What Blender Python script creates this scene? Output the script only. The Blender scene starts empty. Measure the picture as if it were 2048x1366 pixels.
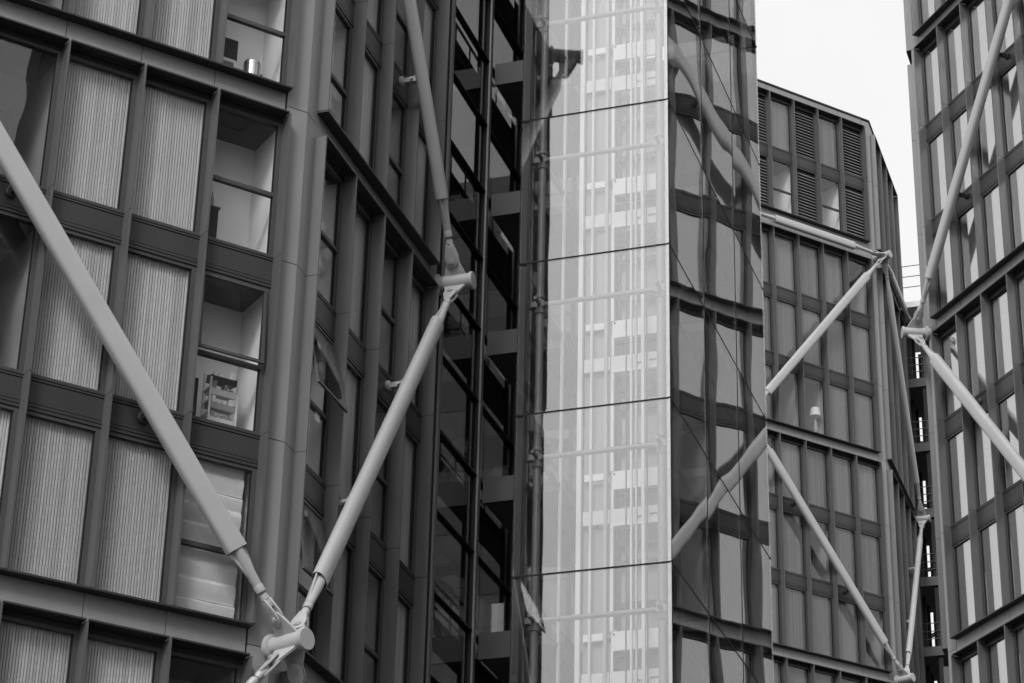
import bpy, bmesh, math, random
from mathutils import Matrix, Vector
random.seed(7)
R = math.radians
S = bpy.context.scene

# ------------------------------------------------------------------ camera
CAMZ = 1.6
cam = bpy.data.cameras.new('camera'); cam_ob = bpy.data.objects.new('camera', cam)
S.collection.objects.link(cam_ob)
cam.sensor_fit = 'HORIZONTAL'; cam.sensor_width = 36.0; cam.lens = 4940.0 / 2048 * 36.0
cam.clip_start = 0.1; cam.clip_end = 5000
p_, q_ = R(26.78), R(1.379)
w_ = Vector((0, math.cos(p_), math.sin(p_))); u_ = Vector((0, -math.sin(p_), math.cos(p_))); r_ = Vector((1, 0, 0))
r2 = r_ * math.cos(q_) + u_ * math.sin(q_); u2 = u_ * math.cos(q_) - r_ * math.sin(q_)
m = Matrix((r2, u2, -w_)).transposed().to_4x4(); m.translation = Vector((0, 0, CAMZ))
cam_ob.matrix_world = m
S.camera = cam_ob
S.render.resolution_x, S.render.resolution_y = 1024, 683

# ------------------------------------------------------------------ sky, sun, exposure
SUN_AZ, SUN_EL = 198.0, 40.0
world = bpy.data.worlds.new('World'); S.world = world; world.use_nodes = True
wn, wl = world.node_tree.nodes, world.node_tree.links
wn.clear()
sky = wn.new('ShaderNodeTexSky'); sky.sky_type = 'NISHITA'; sky.sun_disc = False
sky.sun_elevation = R(SUN_EL); sky.sun_rotation = R(SUN_AZ)
sky.air_density = 1.0; sky.dust_density = 7.0; sky.ozone_density = 1.0
bw = wn.new('ShaderNodeRGBToBW'); wl.new(sky.outputs[0], bw.inputs[0])
tc = wn.new('ShaderNodeTexCoord')
noi = wn.new('ShaderNodeTexNoise'); noi.inputs['Scale'].default_value = 2.2; noi.inputs['Detail'].default_value = 5; noi.inputs['Roughness'].default_value = .55
wl.new(tc.outputs['Generated'], noi.inputs['Vector'])
ramp = wn.new('ShaderNodeMapRange'); ramp.inputs[1].default_value = .3; ramp.inputs[2].default_value = .7
ramp.inputs[3].default_value = 8.5; ramp.inputs[4].default_value = 10.2      # even white cloud cover
wl.new(noi.outputs[0], ramp.inputs[0])
mx = wn.new('ShaderNodeMix'); mx.data_type = 'FLOAT'; mx.inputs[0].default_value = .60
wl.new(bw.outputs[0], mx.inputs[2]); wl.new(ramp.outputs[0], mx.inputs[3])
bg = wn.new('ShaderNodeBackground'); bg.inputs[1].default_value = .13
out = wn.new('ShaderNodeOutputWorld')
wl.new(mx.outputs[0], bg.inputs[0]); wl.new(bg.outputs[0], out.inputs[0])

sun = bpy.data.lights.new('sun', 'SUN'); sun.energy = 1.5; sun.angle = R(14); sun.color = (1, .995, .985)
sun_ob = bpy.data.objects.new('sun', sun); S.collection.objects.link(sun_ob)
sd = Vector((math.sin(R(SUN_AZ)) * math.cos(R(SUN_EL)), math.cos(R(SUN_AZ)) * math.cos(R(SUN_EL)), math.sin(R(SUN_EL))))
sun_ob.rotation_euler = sd.to_track_quat('Z', 'Y').to_euler(); sun_ob.location = sd * 60

S.view_settings.view_transform = 'Standard'; S.view_settings.look = 'None'
S.view_settings.exposure = 0.22; S.view_settings.gamma = 1.0; S.view_settings.use_curve_mapping = False
S.cycles.use_denoising = True
S.cycles.max_bounces = 8; S.cycles.diffuse_bounces = 3; S.cycles.glossy_bounces = 4
S.cycles.transmission_bounces = 4; S.cycles.transparent_max_bounces = 32
S.cycles.sample_clamp_indirect = 6.0

# ------------------------------------------------------------------ materials
def nodes(name):
    mt = bpy.data.materials.new(name); mt.use_nodes = True
    nt = mt.node_tree; nt.nodes.clear()
    o = nt.nodes.new('ShaderNodeOutputMaterial')
    return mt, nt.nodes, nt.links, o

def paint(name, v, rough=.45, spec=.5, var=.12, scale=1.2, metal=0.0, streak=0.0, bump=0.0):
    mt, n, l, o = nodes(name)
    b = n.new('ShaderNodeBsdfPrincipled'); l.new(b.outputs[0], o.inputs[0])
    b.inputs['Roughness'].default_value = rough; b.inputs['Metallic'].default_value = metal
    b.inputs['Specular IOR Level'].default_value = spec
    t = n.new('ShaderNodeTexCoord'); oi = n.new('ShaderNodeObjectInfo')
    ad = n.new('ShaderNodeVectorMath'); ad.operation = 'MULTIPLY_ADD'
    l.new(oi.outputs['Random'], ad.inputs[1]); ad.inputs[0].default_value = (37, 53, 71)
    l.new(t.outputs['Object'], ad.inputs[2])
    mp = n.new('ShaderNodeMapping'); mp.inputs['Scale'].default_value = (1, 1, 1 - .75 * (streak > 0)); l.new(ad.outputs[0], mp.inputs[0])
    ns = n.new('ShaderNodeTexNoise'); ns.inputs['Scale'].default_value = scale * (1 + 3 * (streak > 0)); ns.inputs['Detail'].default_value = 6
    l.new(mp.outputs[0], ns.inputs['Vector'])
    mr = n.new('ShaderNodeMapRange'); mr.inputs[1].default_value = .25; mr.inputs[2].default_value = .75
    mr.inputs[3].default_value = v * (1 - var); mr.inputs[4].default_value = v * (1 + var)
    l.new(ns.outputs[0], mr.inputs[0])
    m2 = n.new('ShaderNodeMath'); m2.operation = 'MULTIPLY'
    m3 = n.new('ShaderNodeMapRange'); m3.inputs[3].default_value = 1 - var * .5; m3.inputs[4].default_value = 1 + var * .5
    l.new(oi.outputs['Random'], m3.inputs[0]); l.new(mr.outputs[0], m2.inputs[0]); l.new(m3.outputs[0], m2.inputs[1])
    l.new(m2.outputs[0], b.inputs['Base Color'])
    rr = n.new('ShaderNodeMapRange'); rr.inputs[3].default_value = rough * .85; rr.inputs[4].default_value = min(1, rough * 1.2)
    l.new(ns.outputs[0], rr.inputs[0]); l.new(rr.outputs[0], b.inputs['Roughness'])
    if bump:
        bp = n.new('ShaderNodeBump'); bp.inputs['Strength'].default_value = bump; bp.inputs['Distance'].default_value = .01
        l.new(ns.outputs[0], bp.inputs['Height']); l.new(bp.outputs[0], b.inputs['Normal'])
    return mt

def glass(name, f0=.05, tint=.9, wave=.25, wscale=.55, dirt=.015):
    mt, n, l, o = nodes(name)
    lw = n.new('ShaderNodeLayerWeight'); lw.inputs[0].default_value = .5
    pw = n.new('ShaderNodeMath'); pw.operation = 'POWER'; l.new(lw.outputs['Facing'], pw.inputs[0]); pw.inputs[1].default_value = 4.2
    mr = n.new('ShaderNodeMapRange'); mr.inputs[3].default_value = f0; mr.inputs[4].default_value = .95; l.new(pw.outputs[0], mr.inputs[0])
    tr = n.new('ShaderNodeBsdfTransparent'); tr.inputs[0].default_value = (tint, tint, tint, 1)
    gl = n.new('ShaderNodeBsdfAnisotropic') if False else n.new('ShaderNodeBsdfGlossy'); gl.inputs['Roughness'].default_value = 0.0
    t = n.new('ShaderNodeTexCoord'); oi = n.new('ShaderNodeObjectInfo')
    ad = n.new('ShaderNodeVectorMath'); ad.operation = 'MULTIPLY_ADD'; ad.inputs[0].default_value = (31, 17, 43)
    l.new(oi.outputs['Random'], ad.inputs[1]); l.new(t.outputs['Object'], ad.inputs[2])
    ns = n.new('ShaderNodeTexNoise'); ns.inputs['Scale'].default_value = wscale; ns.inputs['Detail'].default_value = .6; ns.inputs['Roughness'].default_value = .3
    l.new(ad.outputs[0], ns.inputs['Vector'])
    bp = n.new('ShaderNodeBump'); bp.inputs['Strength'].default_value = 1.0; bp.inputs['Distance'].default_value = wave * .1
    l.new(ns.outputs[0], bp.inputs['Height']); l.new(bp.outputs[0], gl.inputs['Normal'])
    m1 = n.new('ShaderNodeMixShader'); l.new(mr.outputs[0], m1.inputs[0]); l.new(tr.outputs[0], m1.inputs[1]); l.new(gl.outputs[0], m1.inputs[2])
    df = n.new('ShaderNodeBsdfDiffuse'); df.inputs[0].default_value = (.6, .6, .6, 1)
    n2 = n.new('ShaderNodeTexNoise'); n2.inputs['Scale'].default_value = 1.7; n2.inputs['Detail'].default_value = 8; l.new(ad.outputs[0], n2.inputs['Vector'])
    m4 = n.new('ShaderNodeMapRange'); m4.inputs[1].default_value = .35; m4.inputs[2].default_value = .8; m4.inputs[3].default_value = 0; m4.inputs[4].default_value = dirt
    l.new(n2.outputs[0], m4.inputs[0])
    m5 = n.new('ShaderNodeMixShader'); l.new(m4.outputs[0], m5.inputs[0]); l.new(m1.outputs[0], m5.inputs[1]); l.new(df.outputs[0], m5.inputs[2])
    l.new(m5.outputs[0], o.inputs[0])
    return mt

def slatted(name, v, pitch, rough=.6, gain=.35):
    """vertical boards: every board its own tone, grain along z"""
    mt, n, l, o = nodes(name)
    b = n.new('ShaderNodeBsdfPrincipled'); l.new(b.outputs[0], o.inputs[0]); b.inputs['Roughness'].default_value = rough
    t = n.new('ShaderNodeTexCoord'); oi = n.new('ShaderNodeObjectInfo')
    sx = n.new('ShaderNodeSeparateXYZ'); l.new(t.outputs['Object'], sx.inputs[0])
    d = n.new('ShaderNodeMath'); d.operation = 'DIVIDE'; l.new(sx.outputs[0], d.inputs[0]); d.inputs[1].default_value = pitch
    f = n.new('ShaderNodeMath'); f.operation = 'FLOOR'; l.new(d.outputs[0], f.inputs[0])
    a = n.new('ShaderNodeMath'); a.operation = 'MULTIPLY_ADD'; l.new(oi.outputs['Random'], a.inputs[0]); a.inputs[1].default_value = 911; l.new(f.outputs[0], a.inputs[2])
    wnz = n.new('ShaderNodeTexWhiteNoise'); wnz.noise_dimensions = '1D'; l.new(a.outputs[0], wnz.inputs['W'])
    mr = n.new('ShaderNodeMapRange'); mr.inputs[3].default_value = v * (1 - gain); mr.inputs[4].default_value = v * (1 + gain); l.new(wnz.outputs[0], mr.inputs[0])
    mp = n.new('ShaderNodeMapping'); mp.inputs['Scale'].default_value = (60, 60, 1.5); l.new(t.outputs['Object'], mp.inputs[0])
    ns = n.new('ShaderNodeTexNoise'); ns.inputs['Scale'].default_value = 1; ns.inputs['Detail'].default_value = 4; l.new(mp.outputs[0], ns.inputs['Vector'])
    m2 = n.new('ShaderNodeMapRange'); m2.inputs[3].default_value = .8; m2.inputs[4].default_value = 1.2; l.new(ns.outputs[0], m2.inputs[0])
    mm = n.new('ShaderNodeMath'); mm.operation = 'MULTIPLY'; l.new(mr.outputs[0], mm.inputs[0]); l.new(m2.outputs[0], mm.inputs[1])
    m3 = n.new('ShaderNodeMapRange'); m3.inputs[3].default_value = .82; m3.inputs[4].default_value = 1.12; l.new(oi.outputs['Random'], m3.inputs[0])
    m4 = n.new('ShaderNodeMath'); m4.operation = 'MULTIPLY'; l.new(mm.outputs[0], m4.inputs[0]); l.new(m3.outputs[0], m4.inputs[1])
    l.new(m4.outputs[0], b.inputs['Base Color'])
    return mt

PITCH = .047
MT = dict(
    finp=paint('fin_paint', .085, .42, .5, .07, .8, 0, 1),
    lip=paint('ledge_paint', .03, .5, .4, .1, 2),
    paint=paint('grey_paint', .235, .42, .5, .07, .8, 0, 1),
    dark=paint('dark_paint', .038, .42, .4, .10, 1.5),
    frame=paint('frame_paint', .055, .45, .4, .08, 2),
    rubber=paint('black_gasket', .012, .7, .2, .1),
    brace=paint('brace_paint', .40, .36, .5, .05, 1.5, 0, 0, .05),
    steel=paint('galvanised_steel', .45, .35, .5, .15, 6),
    bright=paint('brushed_steel', .62, .28, .5, .08, 3, 1.0),
    tube=paint('tube_paint', .22, .4, .5, .1, 3),
    white=paint('white_wall', .86, .8, .2, .04, 1),
    lightgrey=paint('pale_panel', .72, .5, .4, .05, 1),
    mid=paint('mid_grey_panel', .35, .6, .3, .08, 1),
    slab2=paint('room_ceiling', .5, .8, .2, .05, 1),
    slab=paint('slab_soffit', .10, .8, .2, .15, 2),
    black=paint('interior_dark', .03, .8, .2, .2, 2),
    cloth=paint('blind_cloth', .72, .9, .1, .06, 5, 0, 0, .3),
    timber=slatted('timber_slats', .66, PITCH, .6, .16),
    ribbed=slatted('pale_timber_slats', .76, PITCH, .6, .12),
    louvre=paint('louvre_paint', .14, .5, .4, .1, 2),
    ground=paint('paving', .07, .85, .3, .2, 3),
    glass=glass('window_glass', .06, .92, .12, .9),
    sash=glass('clear_sash_glass', .055, .97, .10, .8),
    dglass=glass('coated_window_glass', .52, .85, .04, .4),
    lglass=glass('lift_glass', .125, .90, .10, .42, .012),
    sglass=glass('lift_side_glass', .28, .62, .12, .36, .006),
    bglass=glass('far_window_glass', .06, .70, .06, .5),
    cglass=glass('core_glass', .10, .52, .22, .45, .01),
    brick=paint('context_wall', .16, .8, .2, .2, 1.5),
    cglaz=paint('context_glazing', .05, .08, .6, .3, .3),
)

# ------------------------------------------------------------------ mesh helpers
CACHE = {}
def mesh_from(name, verts, faces, mats, fm=None, smooth=False):
    me = bpy.data.meshes.new(name); me.from_pydata(verts, [], faces)
    for mname in mats: me.materials.append(MT[mname])
    if fm: me.polygons.foreach_set('material_index', fm)
    if smooth: me.polygons.foreach_set('use_smooth', [True] * len(me.polygons))
    me.update(); return me

BF = [(0, 3, 2, 1), (4, 5, 6, 7), (0, 1, 5, 4), (1, 2, 6, 5), (2, 3, 7, 6), (3, 0, 4, 7)]
def boxes(name, bl, mats, key=None):
    """bl: (x0,x1,y0,y1,z0,z1[,mat index]); cached by rounded content"""
    if isinstance(mats, str): mats = (mats,)
    key = key or (name, mats, tuple(tuple(round(v, 4) for v in b) for b in bl))
    if key in CACHE: return CACHE[key]
    V, F, FM = [], [], []
    for b in bl:
        x0, x1, y0, y1, z0, z1 = b[:6]; k = len(V); mi = b[6] if len(b) > 6 else 0
        V += [(x0, y0, z0), (x1, y0, z0), (x1, y1, z0), (x0, y1, z0), (x0, y0, z1), (x1, y0, z1), (x1, y1, z1), (x0, y1, z1)]
        F += [tuple(k + i for i in f) for f in BF]; FM += [mi] * 6
    CACHE[key] = mesh_from(name, V, F, mats, FM); return CACHE[key]

def prism(name, poly, z0, z1, mats, mi=0):
    n = len(poly); V = [(x, y, z0) for x, y in poly] + [(x, y, z1) for x, y in poly]
    F = [tuple(range(n))[::-1], tuple(range(n, 2 * n))] + [(i, (i + 1) % n, n + (i + 1) % n, n + i) for i in range(n)]
    return V, F

def tube_data(pts, rads, seg=16, cap=True):
    """surface of revolution along a straight or bent axis: pts list of Vector, rads list"""
    V, F = [], []
    d = (pts[-1] - pts[0]).normalized(); a = d.orthogonal().normalized(); b = d.cross(a)
    for p, r in zip(pts, rads):
        for i in range(seg):
            t = 2 * math.pi * i / seg; V.append(tuple(p + a * (r * math.cos(t)) + b * (r * math.sin(t))))
    for j in range(len(pts) - 1):
        for i in range(seg):
            F.append((j * seg + i, j * seg + (i + 1) % seg, (j + 1) * seg + (i + 1) % seg, (j + 1) * seg + i))
    if cap:
        F.append(tuple(range(seg))[::-1]); F.append(tuple((len(pts) - 1) * seg + i for i in range(seg)))
    return V, F

def merge(parts):
    V, F = [], []
    for v, f in parts:
        k = len(V); V += v; F += [tuple(k + i for i in q) for q in f]
    return V, F

def box_data(x0, x1, y0, y1, z0, z1):
    return [(x0, y0, z0), (x1, y0, z0), (x1, y1, z0), (x0, y1, z0), (x0, y0, z1), (x1, y0, z1), (x1, y1, z1), (x0, y1, z1)], list(BF)

def smooth_by_angle(me, deg=35):
    me.polygons.foreach_set('use_smooth', [True] * len(me.polygons))
    me.set_sharp_from_angle(angle=R(deg)); return me

# ------------------------------------------------------------------ object helpers
WM = {}
def empty(name, loc, label, cat, group=None):
    o = bpy.data.objects.new(name, None); S.collection.objects.link(o); o.location = loc; o.empty_display_size = .5
    o['label'] = label; o['category'] = cat
    if group: o['group'] = group
    WM[o] = Matrix.Translation(loc); return o
def put(name, me, parent, M, kind=None):
    o = bpy.data.objects.new(name, me); S.collection.objects.link(o)
    if parent is not None:
        o.parent = parent; o.matrix_basis = WM[parent].inverted() @ M
    else:
        o.matrix_basis = M
    WM[o] = M.copy()
    if kind: o['kind'] = kind
    return o
def tag(o, label, cat, group=None):
    o['label'] = label; o['category'] = cat
    if group: o['group'] = group
    return o
def T(x, y, z): return Matrix.Translation((x, y, z))
def face_matrix(q, az, z=0.0):
    a = R(az); M = Matrix(((math.sin(a), -math.cos(a), 0, q[0]), (math.cos(a), math.sin(a), 0, q[1]), (0, 0, 1, z), (0, 0, 0, 1)))
    return M
def azv(a): return Vector((math.sin(R(a)), math.cos(R(a)), 0))

AZ2 = 18.78; AZ1 = AZ2 + 40.28; AZD = AZ2 - 40.28
H = 3.2
ZJ = 16.151 + CAMZ          # a regular floor joint on the near block
ZB = 42.528 + CAMZ; ZD = 32.443 + CAMZ

# ------------------------------------------------------------------ ground
g = put('ground', mesh_from('ground', [(-2500, -2500, 0), (2500, -2500, 0), (2500, 2500, 0), (-2500, 2500, 0)], [(0, 1, 2, 3)], ['ground']), None, Matrix.Identity(4), 'structure')

# ------------------------------------------------------------------ facade kit
def fin_mesh(h, d0=-.2, d1=.17):
    return boxes('fin', [(0, .04, d0, d1, .006, h - .006), (.002, .038, d0 + .004, d1, -.006, .0058, 1)], ('finp', 'rubber'))
def ledge_mesh(w): return boxes('ledge', [(.002, w - .002, -.205, .13, -.02, .012)], 'lip')
def head_mesh(w): return boxes('head', [(.041, w - .001, -.2, .16, 0, .028)], 'lip')
def band_mesh(w, h): return boxes('band_panel', [(.006, w - .006, 0, .03, 0, h)], 'paint')
def spandrel_mesh(w):
    key = ('spandrel', round(w, 4))
    if key in CACHE: return CACHE[key]
    bl = [(0, w, .055, .20, -.54, .02, 1),            # backing behind the grooves
          (0, w, .030, .05, .006, .035, 0), (0, w, .030, .05, -.040, -.008, 0),
          (0, w, .040, .05, -.412, -.054, 0),
          (0, w, .030, .05, -.472, -.426, 0), (0, w, .030, .05, -.535, -.486, 0)]
    CACHE[key] = boxes('spandrel', bl, ('dark', 'rubber'), key); return CACHE[key]
def frame_mesh(w, h, top=.06, bot=.04, transom=None):
    bl = [(0, .06, .05, .13, 0, h), (w - .075, w, .05, .13, 0, h), (.06, w - .075, .05, .13, 0, bot), (.06, w - .075, .05, .13, h - top, h)]
    if transom: bl.append((.06, w - .075, .045, .135, transom - .035, transom + .035))
    # inner glazing bead, a shade proud in plan
    bl += [(.06, .075, .075, .12, bot, h - top, 1), (w - .09, w - .075, .075, .12, bot, h - top, 1)]
    return boxes('window_frame', bl, ('frame', 'rubber'))
def pane_mesh(x0, x1, z0, z1, mat='glass', y=.095): return boxes('pane', [(x0, x1, y, y + .014, z0, z1)], mat)
def slat_mesh(w, h, mat):
    key = ('slat', round(w, 3), round(h, 3), mat)
    if key in CACHE: return CACHE[key]
    n = int(w / PITCH); prof = []
    for i in range(n):
        x = i * PITCH; prof += [(x, .026), (x + .0075, .026), (x + .0085, .004), (x + .016, 0), (x + .040, 0), (x + .046, .004)]
    prof.append((n * PITCH, .026))
    V = [(x, y, 0) for x, y in prof] + [(x, y, h) for x, y in prof]; k = len(prof)
    F = [(i, i + 1, k + i + 1, k + i) for i in range(k - 1)]
    v2, f2 = box_data(-.01, n * PITCH + .01, .036, .05, 0, h); kk = len(V); V += v2; F += [tuple(kk + i for i in q) for q in f2]
    CACHE[key] = mesh_from('slats', V, F, [mat, 'frame'], [1 if (i % 6 in (0, 5) and i < k - 1) else 0 for i in range(len(F))]); return CACHE[key]
def louvre_mesh(w, h):
    key = ('louvre', round(w, 3), round(h, 3))
    if key in CACHE: return CACHE[key]
    parts = []
    n = int(h / .15)
    for i in range(n):
        z = i * .15 + .02
        parts.append(([(0, .03, z), (w, .03, z), (w, .10, z + .09), (0, .10, z + .09), (0, .03, z + .02), (w, .03, z + .02), (w, .10, z + .11), (0, .10, z + .11)], list(BF)))
    V, F = merge(parts); CACHE[key] = mesh_from('louvre_slats', V, F, ['louvre']); return CACHE[key]
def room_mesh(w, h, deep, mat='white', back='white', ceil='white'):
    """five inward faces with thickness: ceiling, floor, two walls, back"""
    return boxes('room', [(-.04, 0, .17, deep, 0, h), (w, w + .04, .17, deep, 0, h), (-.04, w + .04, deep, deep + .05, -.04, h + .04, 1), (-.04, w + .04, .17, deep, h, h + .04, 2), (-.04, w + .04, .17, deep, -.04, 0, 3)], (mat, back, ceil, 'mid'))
def blind_mesh(w, h):
    key = ('blind', round(w, 3), round(h, 3))
    if key in CACHE: return CACHE[key]
    V, F = [], []; nz = 40; nx = 6; fold = .30
    for j in range(nz + 1):
        z = h * j / nz
        ph = (z % fold) / fold
        for i in range(nx + 1):
            V.append((w * i / nx, .05 * (1 - ph) ** 2 + .006 * math.sin(i * 1.7 + j * .35), z))
    for j in range(nz):
        for i in range(nx): F.append((j * (nx + 1) + i, j * (nx + 1) + i + 1, (j + 1) * (nx + 1) + i + 1, (j + 1) * (nx + 1) + i))
    k = int(h / fold); bl = []
    for j in range(1, k + 1):
        v, f = box_data(0, w, .012, .03, j * fold - .006, j * fold + .004); kk = len(V); V += v; F += [tuple(kk + i for i in q) for q in f]
    CACHE[key] = smooth_by_angle(mesh_from('roman_blind', V, F, ['cloth']), 30); return CACHE[key]

def window(root, M, w, h, kind, top,  gmat='glass', tilt=0.0, roomdeep=2.6, blind=None):
    """w between fins, h clear; M at lower left on the facade plane"""
    tr = 1.16 if kind in ('X', 'XB', 'XC', 'XK') and h > 2 else None
    if kind == 'L':
        f = put('window', frame_mesh(w, h, top), root, M)
        put('louvre_slats', louvre_mesh(w - .14, h - top - .05), f, M @ T(.06, .02, .04), 'stuff')
        put('backing', boxes('backing', [(0, w, .16, .18, 0, h)], 'black'), f, M)
        return f
    f = put('window', frame_mesh(w, h, top, .04, tr), root, M)
    if tr:
        put('pane', pane_mesh(.06, w - .075, .04, tr - .035, 'sash'), f, M)
        if tilt:
            hs = h - top - tr - .03; ws = w - .13
            sm = boxes('sash', [(0, .045, -.02, .02, -hs, 0), (ws - .045, ws, -.02, .02, -hs, 0), (.045, ws - .045, -.02, .02, -.045, 0), (.045, ws - .045, -.02, .02, -hs, -hs + .05)], 'frame')
            Ms = M @ T(.06, .035, h - top) @ Matrix.Rotation(R(-tilt), 4, 'X')
            s = put('sash', sm, f, Ms)
        else:
            put('pane', pane_mesh(.06, w - .075, tr + .035, h - top, 'sash'), f, M)
        if tilt: put('pane', pane_mesh(.045, ws - .045, -hs + .05, -.045, 'sash', -.006), f, Ms)
    else:
        put('pane', pane_mesh(.06, w - .075, .04, h - top, gmat if kind != 'C' else 'sash'), f, M)
    if kind in ('T', 'P'):
        put('timber_slats', slat_mesh(w - .05, h, 'timber' if kind == 'T' else 'ribbed'), f, M @ T(.03, .16, 0), 'stuff')
    else:
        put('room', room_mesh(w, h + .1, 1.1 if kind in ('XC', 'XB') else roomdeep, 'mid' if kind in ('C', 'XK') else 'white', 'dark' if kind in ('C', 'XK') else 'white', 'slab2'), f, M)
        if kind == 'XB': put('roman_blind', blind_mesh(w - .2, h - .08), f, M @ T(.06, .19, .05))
    return f

def facade(root, q, az, xs, bw, nb, modules, pattern, zmin, zmax, gmat='glass', tilt=None, skip=(), band_top=True):
    """xs: x of the first (lowest x) fin; modules: (R, storeys, head z, next R)"""
    tilt = tilt or {}
    for (Rz, ns, head, nxt) in modules:
        for b in range(nb):
            x = xs + b * bw
            F0 = face_matrix(q, az)
            if zmin - 1 < Rz < zmax: put('ledge', ledge_mesh(bw), root, F0 @ T(x + (.02 if b else 0), 0, Rz))
            if zmin - 1 < head < zmax:
                put('head', head_mesh(bw), root, F0 @ T(x, 0, head))
                put('band_panel', band_mesh(bw, nxt - .021 - head), root, F0 @ T(x, 0, head))
                put('floor_edge', boxes('floor_edge', [(0, bw, .045, 1.2, -.10, nxt - head - .03)], 'black'), root, F0 @ T(x, 0, head))
            for s in range(ns):
                zb = Rz + H * s + (.036 if s else .013); zt = Rz + H * (s + 1) - .54 if s < ns - 1 else head
                if zt < zmin or zb > zmax: continue
                if s < ns - 1:
                    put('spandrel', spandrel_mesh(bw - .042), root, F0 @ T(x + .041, 0, Rz + H * (s + 1)))
                    put('floor_edge', boxes('floor_edge', [(0, bw, .205, 1.2, -.53, .0)], 'black'), root, F0 @ T(x, 0, Rz + H * (s + 1)))
                i = int(round((zb - ZJ) / H)) if False else s
                kind = pattern(b, Rz, s)
                if kind: window(root, F0 @ T(x + .04, 0, zb), bw - .04, zt - zb, kind, .06 if s < ns - 1 else .16, gmat, tilt.get((b, round(Rz, 1), s), 0))
        for b in range(nb + 1):
            x = xs + b * bw
            for s in range(ns):
                z0 = Rz + H * s if s else Rz + .012; z1 = Rz + H * (s + 1) if s < ns - 1 else head
                if z1 < zmin or z0 > zmax: continue
                put('fin', fin_mesh(z1 - z0), root, face_matrix(q, az) @ T(x, 0, z0))

def column(root, q, azl, azr, levels, wl=.386, wr=.40, inset=.5):
    """corner casing: left plate along azl (negative), right plate along azr; levels = joint heights"""
    a, b = azv(azl), azv(azr); k = Vector((q[0], q[1], 0))
    il = Vector((-a.y, a.x, 0)); ir = Vector((-b.y, b.x, 0))
    poly = [k - a * wl, k, k + b * wr, k + b * wr + ir * inset, k - a * wl + il * inset]
    poly = [(v.x - q[0], v.y - q[1]) for v in poly]
    for z0, z1 in zip(levels[:-1], levels[1:]):
        V, F = prism('c', poly, .007, z1 - z0 - .007, None)
        key = ('col', root.name, round(z1 - z0, 3), round(azl), round(azr))
        if key not in CACHE:
            sm = [(x * .985 + il.x * .004, y * .985 + il.y * .004) for x, y in poly]
            V2, F2 = prism('c', sm, -.007, .0068, None); n = len(V)
            CACHE[key] = mesh_from('column_casing', V + V2, F + [tuple(n + i for i in f) for f in F2], ['paint', 'rubber'], [0] * len(F) + [1] * len(F2))
        put('column_casing', CACHE[key], root, T(q[0], q[1], z0))

def levels_for(mods):
    out = []
    for (Rz, ns, head, nxt) in mods:
        out.append(Rz - .255)
        for s in range(1, ns): out.append(Rz + H * s)
    out.append(mods[-1][3] - .255); return out

# ------------------------------------------------------------------ near block (left)
KA = Vector((-3.566, 35.740, 0)); t2 = azv(AZ2); n2 = Vector((t2.y, -t2.x, 0)); t1 = azv(AZ1); n1 = Vector((t1.y, -t1.x, 0))
K2 = KA + t2 * 6.48
modA = [(ZJ - 12.8, 3, ZJ - 3.70, ZJ - 3.2), (ZJ - 3.2, 3, ZJ + 5.90, ZJ + 6.4), (ZJ + 6.4, 3, ZJ + 15.5, ZJ + 16.0)]
A = empty('apartment_block', (KA.x, KA.y, 0), 'grey steel and timber apartment block filling the left of the view', 'building')
def patA1(b, Rz, s):      # b=4 is the bay at the corner, b=1 the clear one at the left edge
    if b == 4: return 'XB' if (abs(Rz - (ZJ - 3.2)) < .1 and s == 0) else ('C' if Rz < ZJ - 4 else 'XC')
    if b == 1: return 'C' if not (abs(Rz - (ZJ - 3.2)) < .1 and s == 0) else 'P'
    return 'T'
facade(A, KA, AZ1, -.42 - 5 * 1.322, 1.322, 5, modA, patA1, ZJ - 7.6, ZJ + 10.5, 'glass', {(4, round(ZJ - 3.2, 1), 1): 3.5})
def patA2(b, Rz, s):
    if b == 0: return 'XC'
    return 'XK' if b == 2 else 'T'
facade(A, KA, AZ2, .40, 1.42, 4, modA, patA2, ZJ - 9, ZJ + 17, 'glass',
       {(0, round(ZJ - 3.2, 1), 1): 14, (0, round(ZJ - 3.2, 1), 0): 11})
levA = levels_for(modA)
column(A, KA, AZ1, AZ2, levA)
column(A, K2, AZ2, AZ2 - 90, levA, .36, .3, .3)
# unseen rest of the block: plain lower storeys, upper storeys and the mass behind
def mass(root, poly, z0, z1, mat, name):
    V, F = prism('m', poly, z0, z1, None); put(name, mesh_from(name, V, F, [mat]), root, Matrix.Identity(4))
def off(q, *vs):
    v = Vector(q)
    for d, k in vs: v = v + d * k
    return (v.x, v.y)
E1 = KA - t1 * 7.45
polyA = [off(E1), off(KA), off(K2), off(K2, (n2, -12)), off(E1, (n1, -14))]
inA = [off(E1, (n1, -2.9)), off(KA, (n1, -2.9), (t1, -1.2)), off(KA, (n2, -2.9), (t2, 1.2)), off(K2, (n2, -2.9)), off(K2, (n2, -12)), off(E1, (n1, -14))]
mass(A, polyA, 0, ZJ - 9.9, 'dark', 'lower_storeys')
mass(A, polyA, ZJ + 15.8, ZJ + 24, 'dark', 'upper_storeys')
mass(A, inA, ZJ - 9.9, ZJ + 15.8, 'black', 'inner_core')

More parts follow.
